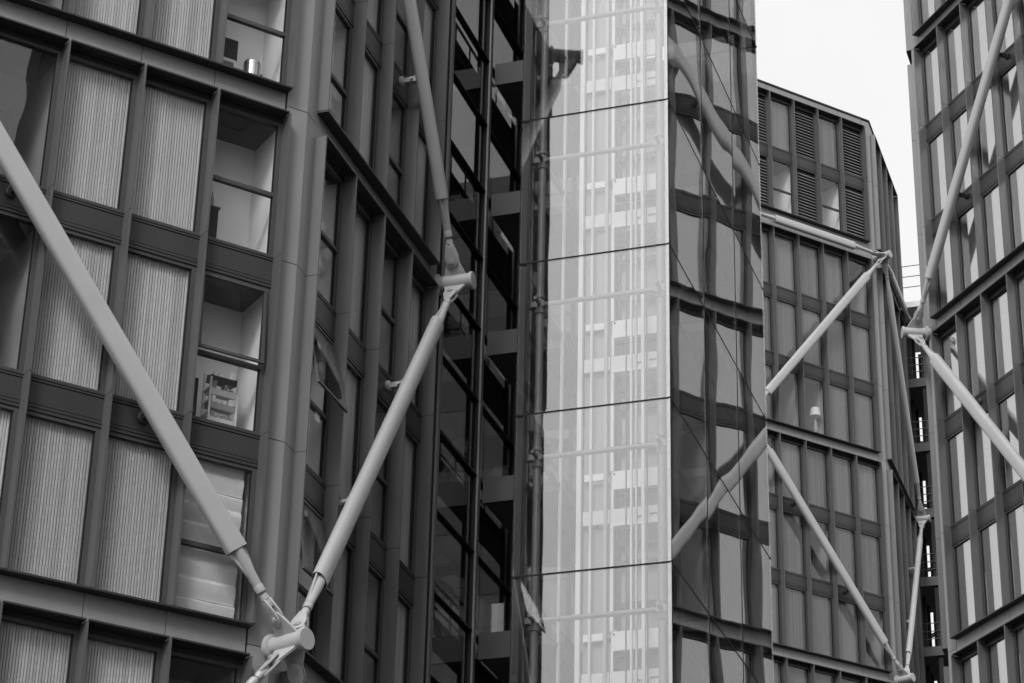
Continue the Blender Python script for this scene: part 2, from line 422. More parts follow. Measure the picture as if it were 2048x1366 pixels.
# ------------------------------------------------------------------ glazed stair core of the near block
C = empty('stair_core', (K2.x, K2.y, 0), 'dark glazed stair core between the left block and the glass lift tower', 'stair core')
FC = face_matrix(KA, AZ2)
cx = [6.62, 8.97, 11.30, 13.63]
zl = [ZJ - 8 + 1.6 * i for i in range(17)]
for i, x in enumerate(cx):
    put('mullion', boxes('mullion', [(-.03, .10, -.10, .12, ZJ - 9, ZJ + 18), (.10, .30, .05, .25, ZJ - 9, ZJ + 18, 1), (-.045, -.03, -.06, .1, ZJ - 9, ZJ + 18, 1), (.04, .052, -.104, -.09, ZJ - 9, ZJ + 18, 1)], ('paint', 'black')), C, FC @ T(x, 0, 0))
for i in range(3):
    x0, x1 = cx[i] + .10, cx[i + 1] - .03; wb = x1 - x0
    for z in zl:
        put('transom', boxes('transom', [(0, wb, -.065, .05, -.026, .0), (0, wb, -.075, -.02, .001, .016, 1)], ('rubber', 'frame')), C, FC @ T(x0, 0, z))
        put('pane', boxes('pane', [(0, wb, .0, .014, .024, 1.563)], 'cglass'), C, FC @ T(x0, 0, z))
for j in range(8):
    z = ZJ - 6.4 + H * j
    sl = put('landing', boxes('landing', [(cx[0], cx[3], .30, .75, -.30, -.06)], 'slab'), C, FC @ T(0, 0, z))
    put('handrail', boxes('handrail', [(cx[0] + .3, cx[2], .62, .66, .92, .97), (cx[0] + .3, cx[2], .62, .65, .45, .48)] + [(cx[0] + .3 + k * .9, cx[0] + .33 + k * .9, .62, .65, -.06, .92) for k in range(6)], 'steel'), C, FC @ T(0, 0, z))
    # stair flight: inclined stringer with treads
    parts = []
    for k in range(10):
        xa = cx[0] + .5 + k * .30; za = -.06 - H + .16 * (k * 2 + 1)
        parts.append(box_data(xa, xa + .34, 1.3, 2.5, za, za + .05))
    v, f = box_data(0, 1, 0, 1, 0, 1)
    x0, x1 = cx[0] + .4, cx[0] + 3.7
    for yy in (1.25, 2.5):
        parts.append(([(x0, yy, -3.3), (x1, yy, -.20), (x1, yy + .05, -.20), (x0, yy + .05, -3.3), (x0, yy, -3.0), (x1, yy, .10), (x1, yy + .05, .10), (x0, yy + .05, -3.0)], list(BF)))
        parts.append(([(x0, yy, -2.3), (x1, yy, .80), (x1, yy + .05, .80), (x0, yy + .05, -2.3), (x0, yy, -2.25), (x1, yy, .85), (x1, yy + .05, .85), (x0, yy + .05, -2.25)], list(BF)))
    key = ('stair',)
    if key not in CACHE:
        V, F = merge(parts); CACHE[key] = mesh_from('stair_flight', V, F, ['frame'])
    put('stair_flight', CACHE[key], C, FC @ T(0, 0, z))
    put('bridge_slab', boxes('bridge_slab', [(9.12, 14.4, -1.55, -.16, -.50, -.08), (9.06, 9.118, -1.55, -.16, -.54, -.02, 1)], ('slab', 'dark')), C, FC @ T(0, 0, z))
    put('lamp_box', boxes('lamp_box', [(9.3, 9.36, -1.2, -1.02, 1.0, 1.35)], 'lightgrey'), C, FC @ T(0, 0, z))
put('side_wall', boxes('side_wall', [(cx[0] - .25, cx[0] - .14, .15, 4.4, ZJ - 9, ZJ + 18)], 'mid'), C, FC)
for x in (7.5, 10.2, 12.9):
    put('column', boxes('column', [(x, x + .32, 3.4, 3.72, ZJ - 9, ZJ + 18)], 'black'), C, FC)
for z in zl[::2]:
    put('pane', boxes('pane', [(cx[0], cx[3], 4.40, 4.414, .03, 3.17)], 'cglass'), C, FC @ T(0, 0, z))
put('plinth', boxes('plinth', [(cx[0], cx[3], .05, 4.4, 0, ZJ - 9.02)], 'dark'), C, FC)

# ------------------------------------------------------------------ glass lift tower
LT = empty('lift_tower', (KA + t2 * 6.6 + n2 * 3.1), 'tall frameless glass lift tower in the centre with pale steel inside', 'lift tower')
ZL = ZJ + .045; nlev = 12; z_lo = ZL - 3 * H
AL0, AL1, OU0, OU1 = 6.60, 14.78, 1.60, 4.60
# FC frame: x along A2, y inward (out = -y)
def panel(w, h, mt): return boxes('glass_panel', [(.008, w - .008, 0, .02, .016, h - .016)], mt)
def frit(w): return boxes('edge_seal', [(.0, w, -.004, .012, -.0155, .0155)], 'rubber')
M1 = FC @ T(AL0, -OU0, 0) @ Matrix.Rotation(R(-90), 4, 'Z')          # local x runs outwards from the core, y along the tower
M2 = FC @ T(AL0, -OU1, 0)
M3 = FC @ T(AL1, -OU0, 0) @ Matrix.Rotation(R(180), 4, 'Z')
M4 = FC @ T(AL1, -OU1, 0) @ Matrix.Rotation(R(90), 4, 'Z')
wf = OU1 - OU0; ws = (AL1 - AL0) / 3
for j in range(nlev - 1):
    z = z_lo + H * j
    for Mx, wd, n in ((M1, wf, 1), (M2, ws, 3), (M3, ws, 3.0), (M4, wf, 1)):
        for i in range(int(n)):
            gp = put('glass_panel', panel(wd, H, 'lglass' if n == 1 else ('cglass' if isinstance(n, float) else 'sglass')), LT, Mx @ T(i * wd, .02, z))
            put('edge_seal', frit(wd), gp, Mx @ T(i * wd, .02, z))
# posts
zt0, zt1 = z_lo, z_lo + H * (nlev - 1)
put('corner_post', boxes('corner_post', [(AL0 + .03, AL0 + .09, -OU1 + .03, -OU1 + .09, zt0, zt1), (AL0 + .006, AL0 + .018, -OU1 + .006, -OU1 + .018, zt0, zt1, 1)], ('steel', 'rubber')), LT, FC)
put('corner_post', boxes('edge_post', [(AL0 + .05, AL0 + .30, -OU0 - .16, -OU0 - .04, zt0, zt1), (AL0 + .05, AL0 + .30, -OU0 - .03, -OU0 - .025, zt0, zt1, 1)], ('frame', 'rubber')), LT, FC)
for i in (1, 2):
    put('glazing_joint', boxes('glazing_joint', [(AL0 + ws * i - .008, AL0 + ws * i + .008, -OU1 + .012, -OU1 + .03, zt0, zt1)], 'rubber'), LT, FC)
put('corner_post', boxes('far_post', [(AL1 - .10, AL1 - .03, -OU1 + .03, -OU1 + .10, zt0, zt1)], 'frame'), LT, FC)
put('corner_post', boxes('far_post2', [(AL1 - .14, AL1 - .03, -OU0 - .14, -OU0 - .03, zt0, zt1)], 'frame'), LT, FC)
# tubular frame with joints
def tube_obj(name, a, b, r, mat, root, seg=14):
    V, F = tube_data([Vector(a), Vector(b)], [r, r], seg)
    return put(name, smooth_by_angle(mesh_from(name, V, F, [mat])), root, FC)
for (x, y) in ((AL0 + .42, -OU0 - .33), (AL0 + .42, -OU1 + .30), (AL1 - .5, -OU1 + .35), (AL1 - .5, -OU0 - .35)):
    tube_obj('tube_column', (x, y, zt0), (x, y, zt1), .075, 'tube', LT)
for j in range(nlev - 1):
    z = z_lo + H * j - .72 + H
    if z > zt1 - .3: continue
    for (xa, ya, xb, yb) in ((AL0 + .42, -OU0 - .40, AL0 + .42, -OU1 + .37), (AL0 + .5, -OU1 + .30, AL1 - .6, -OU1 + .35), (AL0 + .5, -OU0 - .33, AL1 - .6, -OU0 - .35)):
        tube_obj('tube_rail', (xa, ya, z), (xb, yb, z), .05, 'tube', LT)
    for (x, y) in ((AL0 + .42, -OU0 - .33), (AL0 + .42, -OU1 + .30)):
        V, F = merge([tube_data([Vector((x, y, z - .22)), Vector((x, y, z - .20)), Vector((x, y, z - .12)), Vector((x, y, z - .10))], [.05, .095, .095, .05], 14),
                      tube_data([Vector((x, y, z + .10)), Vector((x, y, z + .13)), Vector((x, y, z + .20)), Vector((x, y, z + .22))], [.05, .095, .095, .05], 14),
                      box_data(x - .06, x + .06, y - .10, y + .30 if y > -3 else y + .10, z - .06, z + .06), box_data(x - .32, x - .05, y - .03, y + .03, z - .03, z + .03)])
        put('clamp', smooth_by_angle(mesh_from('clamp', V, F, ['tube'])), LT, FC)
# lift guide rails, pale landing fronts and their lintels
for (x, o, w, mm) in ((8.3, 1.97, .05, 'white'), (8.3, 2.34, .09, 'white'), (8.3, 2.57, .045, 'lightgrey'), (8.3, 2.86, .06, 'steel'), (8.1, 3.42, .035, 'white'), (8.0, 3.68, .06, 'white'), (7.3, 3.74, .03, 'steel'),
                   (11.8, 2.2, .08, 'steel'), (12.2, 3.3, .08, 'steel'), (7.6, 3.46, .012, 'dark'), (7.6, 3.86, .012, 'dark')):
    put('guide_rail', boxes('guide_rail', [(x, x + .08, -o - w / 2, -o + w / 2, zt0, zt1)], mm), LT, FC)
for j in range(nlev - 1):
    z = z_lo + H * j
    bl = [(8.40, 8.46, -3.88, -2.96, 2.30, 2.67, 0), (8.40, 8.46, -3.88, -2.94, 1.61, 1.90, 1), (8.38, 8.47, -3.90, -2.94, 1.545, 1.606, 0),
          (8.38, 8.47, -3.00, -2.94, -.53, 1.542, 0), (8.38, 8.47, -3.92, -3.86, -.53, 1.542, 0), (8.39, 8.47, -3.00, -2.955, 1.905, 2.295, 0),
          (8.40, 8.45, -2.83, -2.42, 2.52, 2.66, 0), (8.40, 8.45, -2.92, -2.40, 1.62, 1.90, 1),
          (8.52, 8.56, -2.93, -2.38, -.5, 1.6, 2), (8.52, 8.56, -2.93, -2.38, 1.95, 2.5, 2),
          (8.60, 8.66, -3.30, -3.20, -.5, 1.55, 3), (8.60, 8.66, -3.06, -3.02, -.5, 1.55, 3), (8.60, 8.66, -3.86, -3.0, 1.22, 1.34, 3), (8.60, 8.66, -3.86, -3.0, .82, .93, 3), (8.60, 8.66, -3.86, -3.0, -.02, .10, 3),
          (8.60, 8.66, -3.20, -3.11, 1.92, 2.28, 3), (8.60, 8.66, -3.36, -3.29, 1.92, 2.28, 3), (8.60, 8.66, -3.55, -3.51, 1.92, 2.28, 3), (8.5, 8.59, -3.86, -3.0, 2.22, 2.29, 3), (8.74, 8.78, -3.84, -3.02, -.5, 2.28, 2),
          (8.36, 8.398, -3.56, -3.53, 1.68, 1.71, 3), (8.36, 8.398, -3.50, -3.47, 1.68, 1.71, 3), (8.37, 8.398, -3.52, -3.51, 1.69, 1.70, 3), (8.38, 8.398, -3.85, -3.70, 1.72, 1.74, 3), (8.37, 8.398, -3.03, -3.00, 2.60, 2.63, 3)]
    put('landing_front', boxes('landing_front', bl, ('white', 'lightgrey', 'mid', 'dark')), LT, FC @ T(0, 0, z))
    put('landing_floor', boxes('landing_floor', [(10.6, 14.4, -4.3, -1.9, -.02, .16)], 'lightgrey'), LT, FC @ T(0, 0, z + .2))
put('foot', boxes('foot', [(AL0, AL1, -OU1, -OU0, 0, z_lo - .03)], 'frame'), LT, FC)

# ------------------------------------------------------------------ far block (behind the lift tower)
KB = Vector((15.684, 93.980, 0)); B2e = KB + t2 * 6.6; EB = KB - t1 * 7.4
B = empty('apartment_block', (KB.x, KB.y, 0), 'farthest apartment block with louvred penthouse floors under the sky', 'building')
modB = [(ZB - 19.2, 3, ZB - 10.1, ZB - 9.6), (ZB - 9.6, 3, ZB - .5, ZB), (ZB, 3, ZB + 9.1, ZB + 10.02), (ZB + 10.02, 2, ZB + 15.86, ZB + 16.33)]
def patB1(b, Rz, s):
    if Rz > ZB + 9: return 'L' if b % 2 == 0 else ('P' if s else 'X')
    if abs(Rz - ZB) < .1 and s == 0 and b == 2: return 'C'
    if (b + s * 2 + int(Rz)) % 7 == 3: return 'C'
    return 'T' if (b + s) % 3 else 'P'
facade(B, KB, AZ1, -.40 - 5 * 1.312, 1.312, 5, modB, patB1, ZB - 13.6, ZB + 17, 'bglass')
facade(B, KB, AZ2, .40, 1.42, 4, modB, lambda b, Rz, s: 'T', ZB - 13.6, ZB + 17, 'dglass')
column(B, KB, AZ1, AZ2, levels_for(modB)[:-1] + [ZB + 16.30])
put('parapet', boxes('parapet', [(-7.4, .0, -.05, .25, .02, .08)], 'dark'), B, face_matrix(KB, AZ1, ZB + 16.31))
put('parapet', boxes('parapet', [(.0, 6.6, -.05, .25, .02, .08)], 'dark'), B, face_matrix(KB, AZ2, ZB + 16.31))
t0 = azv(AZ1 + 40.28); n0 = Vector((t0.y, -t0.x, 0)); FB0 = EB - t0 * 7.4
polyB = [off(FB0), off(EB), off(KB), off(B2e), off(B2e, (n2, -9)), off(FB0, (n0, -10))]
inB = [off(EB, (n1, -2.9)), off(KB, (n1, -2.9), (t1, -1.2)), off(KB, (n2, -2.9), (t2, 1.2)), off(B2e, (n2, -2.9)), off(B2e, (n2, -9)), off(FB0, (n0, -10)), off(FB0, (n0, -.2)), off(EB, (n0, -.2))]
mass(B, polyB, 0, ZB - 16.1, 'dark', 'lower_storeys')
mass(B, inB, ZB - 16.1, ZB + 16.0, 'black', 'inner_core')

# access core of the far block, open to the sky behind
BC = empty('access_core', (B2e.x, B2e.y, 0), 'open steel access core with railings in the gap behind the farthest block', 'stair core')
FB = face_matrix(KB, AZ2)
for x in (7.0, 8.2, 9.3, 11.6, 13.9):
    for y in (-1.7, -.9, -.1, .7, 2.6):
        put('post', boxes('post', [(x, x + .16, y, y + .2, 0, ZB + 10.3)], 'black'), BC, FB)
for j in range(8):
    z = ZB - 16 + H * j + .35
    put('landing', boxes('landing', [(6.9, 10.2, -1.9, 2.9, -.42, 0), (6.8, 10.3, -1.96, -1.905, -.5, .03, 1)], ('slab', 'frame')), BC, FB @ T(0, 0, z))
    put('railing', boxes('railing', [(6.95, 6.98, -1.9, 2.8, zz, zz + .03) for zz in (.35, .7, 1.06)] + [(6.95, 6.98, -1.9 + .52 * k, -1.87 + .52 * k, .031, 1.06) for k in range(0, 10, 2)], 'dark'), BC, FB @ T(0, 0, z))
    V, F = merge([([(7.2, y, -3.0), (13.6, y, -.3), (13.6, y + .1, -.3), (7.2, y + .1, -3.0), (7.2, y, -2.8), (13.6, y, -.1), (13.6, y + .1, -.1), (7.2, y + .1, -2.8)], list(BF)) for y in (.3, -1.1)])
    put('diagonal', mesh_from('diagonal', V, F, ['black']), BC, FB @ T(0, 0, z))
put('roof_deck', boxes('roof_deck', [(6.7, 11.4, -2.1, 3.0, 0, .28)], 'lightgrey'), BC, FB @ T(0, 0, ZB + 10.3))
put('railing', boxes('roof_railing', [(6.8, 6.83, -2.0, 2.9, zz, zz + .03) for zz in (.8, 1.35, 1.9)] + [(6.8, 6.83, -2.0 + .95 * k, -1.97 + .95 * k, .0, 1.9) for k in range(6)], 'frame'), BC, FB @ T(0, 0, ZB + 10.58))

# ------------------------------------------------------------------ right block
KD = Vector((11.8666, 62.6408, 0)); tD = azv(AZD + 180); nD = Vector((tD.y, -tD.x, 0)); DE = KD + tD * 7.38
D = empty('apartment_block', (KD.x, KD.y, 0), 'apartment block on the right whose windows mirror the bright sky', 'building')
modD = [(ZD - 19.2, 3, ZD - 10.1, ZD - 9.6), (ZD - 9.6, 3, ZD - .5, ZD), (ZD, 3, ZD + 9.1, ZD + 9.6), (ZD + 9.6, 3, ZD + 18.7, ZD + 19.2)]
def patD(b, Rz, s):
    if Rz < ZD - 9 and b in (3,) and s < 2: return 'C'
    return 'T' if (b * 2 + s) % 3 else 'P'
facade(D, KD, AZD + 180, .44, 1.296, 5, modD, patD, ZD - 13.6, ZD + 17, 'dglass')
facade(D, KD, AZ2 + 180, -.40 - 1.42, 1.42, 1, modD, lambda b, Rz, s: 'T', ZD - 13.6, ZD + 17)
column(D, KD, AZ2 + 180, AZD + 180, levels_for(modD), .386, .42)
column(D, DE, AZD + 180, AZD + 140, levels_for(modD), .40, .40)
polyD = [off(KD), off(DE), off(DE, (nD, -14)), off(KD, (nD, -12), (t2, 6)), off(KD, (t2, 6.4))]
inD = [off(KD, (nD, -2.9), (tD, 1.2)), off(DE, (nD, -2.9)), off(DE, (nD, -14)), off(KD, (nD, -12), (t2, 6)), off(KD, (t2, 6.4), (n2, 2.9)), off(KD, (n2, 2.9), (t2, 1.3))]
mass(D, polyD, 0, ZD - 16.1, 'dark', 'lower_storeys')
put('roof', boxes('roof', [(0, 7.38, .05, 6, 0, .3)], 'dark'), D, face_matrix(KD, AZD + 180, ZD + 18.9))
mass(D, inD, ZD - 16.1, ZD + 18.9, 'black', 'inner_core')

# ------------------------------------------------------------------ bracing: nodes and struts
def plate_data(outline, t):
    n = len(outline); V = [(x, y, -t / 2) for x, y in outline] + [(x, y, t / 2) for x, y in outline]
    F = [tuple(range(n))[::-1], tuple(range(n, 2 * n))] + [(i, (i + 1) % n, n + (i + 1) % n, n + i) for i in range(n)]
    return V, F
def bevelled(me, w=.008, seg=2):
    bm = bmesh.new(); bm.from_mesh(me); bmesh.ops.remove_doubles(bm, verts=bm.verts, dist=1e-5)
    ed = [e for e in bm.edges if len(e.link_faces) == 2 and e.calc_face_angle(0) > R(40)]
    bmesh.ops.bevel(bm, geom=ed, offset=w, segments=seg, affect='EDGES', profile=.5, clamp_overlap=True)
    bm.to_mesh(me); bm.free(); return smooth_by_angle(me, 40)

def node(q, pin_az, z, label, rests, length=.74, r=.165):
    """pin standing out of the column; rests: list of unit vectors (3d) of struts arriving, with their facade outward normal"""
    root = empty('bracing_node', (q.x, q.y, z), label, 'steel node', 'bracing nodes on the block corners')
    d = azv(pin_az); c = Vector((q.x, q.y, z)); M = T(q.x, q.y, z)
    V, F = tube_data([d * -.05, d * .001, d * (length - .05), d * length, d * length], [r * .94, r * .94, r * .94, r * .94, r * .90], 40)
    put('pin', smooth_by_angle(mesh_from('pin', V, F, ['brace'])), root, M)
    V, F = tube_data([d * (length - .045), d * (length - .035), d * (length + .012), d * (length + .022)], [r * 1.0, r * 1.07, r * 1.07, r * 1.0], 40)
    put('end_cap', smooth_by_angle(mesh_from('end_cap', V, F, ['brace'])), root, M)
    V, F = tube_data([d * .012, d * .02, d * .075, d * .10], [r * 1.02, r * 1.28, r * 1.28, r * 1.0], 40)
    put('collar', smooth_by_angle(mesh_from('collar', V, F, ['brace'])), root, M)
    for (sv, nrm) in rests:
        # gusset in the facade plane, from the pin out to the fork bolt
        k = BR_OFF / max(.25, nrm.dot(d)); base = d * k
        x = sv; y = (d - sv * d.dot(sv)).normalized(); zz = x.cross(y)
        R3 = Matrix((x, y, zz)).transposed().to_4x4(); R3.translation = c + base
        out_ = [(.06, -.20), (.16, -.20), (BOLT + .02, -.115)] + [(BOLT + .115 * math.cos(t), .115 * math.sin(t)) for t in [R(-70 + 20 * i) for i in range(8)]] + [(BOLT + .02, .115), (.16, .22), (.06, .22)]
        me = mesh_from('gusset', *plate_data(out_, .05), ['brace'])
        put('gusset', bevelled(me, .006, 1), root, R3)
    return root
BR_OFF = .40; BOLT = .42

def section(a, b, n=36, e=3.0):
    pts = []
    for i in range(n):
        t = 2 * math.pi * i / n; c, s = math.cos(t), math.sin(t)
        pts.append((a * math.copysign(abs(c) ** (2 / e), c), b * math.copysign(abs(s) ** (2 / e), s)))
    return pts
SW, SD = .182, .115       # half sizes of the flat-oval sleeve
def end_meshes():
    """pieces of a strut end; x=0 at the bolt, strut towards +x, z = facade normal"""
    if 'ends' in CACHE: return CACHE['ends']
    X = Vector((1, 0, 0))
    # fork: two cheeks with a rounded nose joined by a block
    nose = [(.12 * math.cos(t), .12 * math.sin(t)) for t in [R(90 + 20 * i) for i in range(10)]]
    cheek = nose + [(.10, -.125), (.24, -.085), (.34, -.06), (.34, .06), (.24, .085), (.10, .125)]
    def ch(z0):
        v, f = plate_data(cheek, .035); return [(a, b, c + z0) for a, b, c in v], f
    blk = box_data(.20, .34, -.068, .068, -.03, .03)
    fork = bevelled(mesh_from('fork', *merge([ch(.048), ch(-.048)]), ['brace']), .008, 2)
    neckb = bevelled(mesh_from('fork_block', *blk, ['brace']), .01, 2)
    V, F = merge([tube_data([Vector((0, 0, -.088)), Vector((0, 0, .088))], [.062, .062], 24), tube_data([Vector((0, 0, -.098)), Vector((0, 0, .098))], [.034, .034], 20)])
    bolt = smooth_by_angle(mesh_from('bolt', V, F, ['brace']))
    V, F = tube_data([X * .32, X * .34, X * .43, X * .431, X * .46, X * .461, X * .475, X * .585, X * .60, X * .60, X * .61],
                     [.066, .075, .062, .042, .042, .066, .078, .078, .07, .074, .074], 24)
    neck = smooth_by_angle(mesh_from('threaded_neck', V, F, ['brace']), 30)
    V, F = tube_data([X * .61, X * .90, X * 1.30], [.072, .086, .105], 28)
    taper = smooth_by_angle(mesh_from('taper', V, F, ['brace']))
    wing = [(.72, -.075), (1.30, -.172), (1.30, .172), (.72, .075)]
    wg = bevelled(mesh_from('wing_plate', *plate_data(wing, .035), ['brace']), .006, 1)
    CACHE['ends'] = (('fork', fork), ('fork', neckb), ('bolt', bolt), ('threaded_neck', neck), ('taper', taper), ('wing_plate', wg))
    return CACHE['ends']

def strut(P, Q, nrm, label, ends=(True, True), brackets=(), group='steel braces across the fronts', e=3.0, boss=True):
    """P,Q node points in the brace plane (already offset); nrm outward"""
    d = (Q - P).normalized(); L = (Q - P).length
    root = empty('steel_brace', P, label, 'brace', group)
    def mat(o, x):
        y = nrm.cross(x); Mx = Matrix((x, y, nrm)).transposed().to_4x4(); Mx.translation = o; return Mx
    M0 = mat(P + d * BOLT, d); M1_ = mat(Q - d * BOLT, -d)
    Li = L - 2 * BOLT
    if ends[0]:
        for nm, me in end_meshes(): put(nm, me, root, M0 @ Matrix.Rotation(R(90), 4, 'X') if nm in ('fork', 'bolt') else M0)
    if ends[1]:
        for nm, me in end_meshes(): put(nm, me, root, M1_ @ Matrix.Rotation(R(90), 4, 'X') if nm in ('fork', 'bolt') else M1_)
    a, b = 1.22, Li - 1.22
    sec = section(SW, SD, 40, e); seci = section(SW - .012, SD - .012, 40, e); n = len(sec)
    xs = [a + .10, a, a + .012] ; V = []
    st = [(a + .16, .90), (a, .93), (a, 1.0), (a + .02, 1.0), (b - .02, 1.0), (b, 1.0), (b, .93), (b - .16, .90)]
    for x, k in st: V += [(x, y * k, z * k) for y, z in sec]
    F = []
    for j in range(len(st) - 1):
        for i in range(n): F.append((j * n + i, j * n + (i + 1) % n, (j + 1) * n + (i + 1) % n, (j + 1) * n + i))
    F.append(tuple(range(n))[::-1]); F.append(tuple((len(st) - 1) * n + i for i in range(n)))
    put('sleeve', smooth_by_angle(mesh_from('sleeve', V, F, ['brace']), 40), root, M0)
    for zz in brackets:
        t = (zz - P.z) / (d.z if abs(d.z) > 1e-3 else 1)
        c = P + d * t; hz = Vector((d.x, d.y, 0)).normalized()
        Mb = Matrix((hz, Vector((0, 0, 1)), nrm)).transposed().to_4x4(); Mb.translation = c
        if Mb.determinant() < 0: Mb = Matrix((-hz, Vector((0, 0, 1)), nrm)).transposed().to_4x4(); Mb.translation = c
        V, F = tube_data([Vector((0, 0, -.45)), Vector((0, 0, -.44)), Vector((0, 0, -.39)), Vector((0, 0, -.37))], [.085, .095, .095, .07], 24)
        v2, f2 = merge([(V, F), box_data(-.035, .035, -.05, .05, -.38, -.09), box_data(-.06, .06, -.07, .07, -.14, -.08), tube_data([Vector((-.08, .0, -.20)), Vector((.08, 0, -.20))], [.03, .03], 10)])
        put('bracket', smooth_by_angle(mesh_from('bracket', v2, f2, ['frame' if e > 2.5 else 'steel']), 35), root, Mb)
    return root

def at(q, nrm, z, o=BR_OFF): v = q + nrm * o; return Vector((v.x, v.y, z))
bis = AZ2 + 90 + 20.14
def unit(P, Q): return (Q - P).normalized()
def node_pt(q, pin_az, nrm, z):
    d = azv(pin_az); v = q + d * (BR_OFF / max(.25, nrm.dot(d))); return Vector((v.x, v.y, z))
EA = KA - t1 * 7.42
zK, zK2, zK3 = ZJ - 3.45, ZJ + 6.15, ZJ + 15.75
a1 = node_pt(KA, bis, n1, zK); a2 = node_pt(KA, bis, n2, zK); b2 = node_pt(K2, AZ2 + 90, n2, zK2); a3 = node_pt(KA, bis, n2, zK3)
e1 = at(EA, n1, zK2); eL = at(EA, n1, zK - 9.6); fL = at(K2, n2, zK - 9.6)
bkA = [ZJ - .2, ZJ + 3.0]
strut(a1, e1, n1, 'thick pale brace slanting across the left front, nearest of all', brackets=bkA)
strut(a1, eL, n1, 'pale brace end leaving the lowest left node towards the bottom edge')
strut(a2, b2, n2, 'rounded pale brace rising to the right across the oblique front of the left block', brackets=[ZJ - .2, ZJ + 3.0], e=2.2)
strut(a2, fL, n2, 'brace starting below the lowest left node, cut by the bottom edge', e=2.2)
strut(b2, a3, n2, 'grey brace leaning left at the top above the upper node of the left block', brackets=[ZJ + 9.4, ZJ + 12.6], e=2.2)
a3b = node_pt(KA, bis, n1, zK3)
node(KA, bis, zK, 'large pale pin node at the bottom left where four braces meet', [(unit(a1, e1), n1), (unit(a1, eL), n1), (unit(a2, b2), n2), (unit(a2, fL), n2)])
node(K2, AZ2 + 90, zK2, 'pale pin node between two braces left of the glass lift tower', [(unit(b2, a2), n2), (unit(b2, a3), n2)])
node(KA, bis, zK3, 'dark pin node mirrored near the top of the lift tower glass', [(unit(a3, b2), n2), (unit(a3b, e1 + Vector((0, 0, 0))), n1)])

zd0, zd1, zd2 = ZD - .25, ZD + 9.35, ZD - 9.85
bisD = (AZD - 90 + AZ2 - 90) / 2 + 360
d0 = node_pt(KD, bisD, nD, zd0); d1 = at(DE, nD, zd1); d2 = at(DE, nD, zd2); d3 = node_pt(KD, bisD, nD, ZD + 18.95)
strut(d0, d1, nD, 'grey brace climbing to the top right corner over the right block', brackets=[ZD + 3.0, ZD + 6.2])
strut(d0, d2, nD, 'pale brace falling to the right edge over the right block', brackets=[ZD - 3.4, ZD - 6.6])
strut(d1, d3, nD, 'brace of the right block above the picture, seen mirrored in the lift tower')
node(KD, bisD, zd0, 'pale pin node on the left corner of the right block', [(unit(d0, d1), nD), (unit(d0, d2), nD)])

zb0, zb1, zb2 = ZB + 9.35, ZB - .25, ZB - 9.85
k0a = node_pt(KB, bis, n1, zb0); k0b = node_pt(KB, bis, n2, zb0); k2a = node_pt(KB, bis, n1, zb2); k2b = node_pt(KB, bis, n2, zb2)
eb1 = at(EB, n1, zb1); eb0 = at(EB, n1, zb0); fb1 = node_pt(B2e, AZ2 + 90, n2, zb1); fb0 = at(B2e, n2, zb0)
strut(k0a, eb1, n1, 'pale brace falling left across the farthest block towards the lift tower', brackets=[ZB + 3.0, ZB + 6.2])
strut(eb1, k2a, n1, 'grey brace falling right across the lower half of the farthest block', brackets=[ZB - 3.4, ZB - 6.6])
strut(k0a, eb0, n1, 'level strut lying along the upper band of the farthest block')
strut(k0b, fb1, n2, 'slim brace falling right in the narrow gap beside the farthest block', e=2.2)
strut(fb1, k2b, n2, 'slim brace falling left in the gap to the bottom node of the farthest block', brackets=[ZB - 3.4, ZB - 6.6], e=2.2)
strut(k0b, fb0, n2, 'dark level strut receding into the gap from the upper far node', e=2.2)
node(KB, bis, zb0, 'pin node at the upper corner of the farthest block where four struts meet', [(unit(k0a, eb1), n1), (unit(k0a, eb0), n1), (unit(k0b, fb1), n2), (unit(k0b, fb0), n2)])
node(B2e, AZ2 + 90, zb1, 'small pin node deep in the gap behind the farthest block', [(unit(fb1, k0b), n2), (unit(fb1, k2b), n2)])
node(KB, bis, zb2, 'pin node at the bottom edge on the corner of the farthest block', [(unit(k2a, eb1), n1), (unit(k2b, fb1), n2)])

# ------------------------------------------------------------------ the rest of the court, plus an added unseen shading block
def context(name, x0, x1, o0, o1, h, fl, label):
    c = KA + t2 * ((x0 + x1) / 2) + n2 * ((o0 + o1) / 2)
    root = empty(name, (c.x, c.y, 0), label, 'building')
    put('wall', boxes('wall', [(x0, x1, -o1, -o0, 0, h)], 'brick'), root, FC)
    n = int(h / fl)
    for j in range(n):
        z = fl * j + 1.0
        put('window_band', boxes('window_band', [(x0 - .03, x1 + .03, -o1 - .03, -o0 + .03, 0, fl * .52)], 'cglaz'), root, FC @ T(0, 0, z))
    m_ = int((x1 - x0) / 3)
    for i in range(m_ + 1):
        put('pier', boxes('pier', [(0, .5, 0, .12, 0, h)], 'brick'), root, FC @ T(x0 + i * (x1 - x0 - .5) / m_, -o0, 0))
    m_ = int((o1 - o0) / 3)
    for i in range(m_ + 1):
        for xx in (x0 - .12, x1):
            put('pier', boxes('pier', [(0, .12, 0, .5, 0, h)], 'brick'), root, FC @ T(xx, -o1 + i * (o1 - o0 - .5) / m_, 0))
    return root
context('neighbour_tower', -24, -10, 46, 60, 66, 3.5, 'tall block across the court, mirrored faintly in the left windows')
context('shading_block', -30, 10, 20.5, 34, 34, 3.6, 'low unseen block right of the view, added to shade the court')  # unseen, added to darken the left block's oblique front towards its foot
context('rear_block', 75, 92, -42, -17, 69, 3.4, 'far block dimly seen through the dark stair core glass')

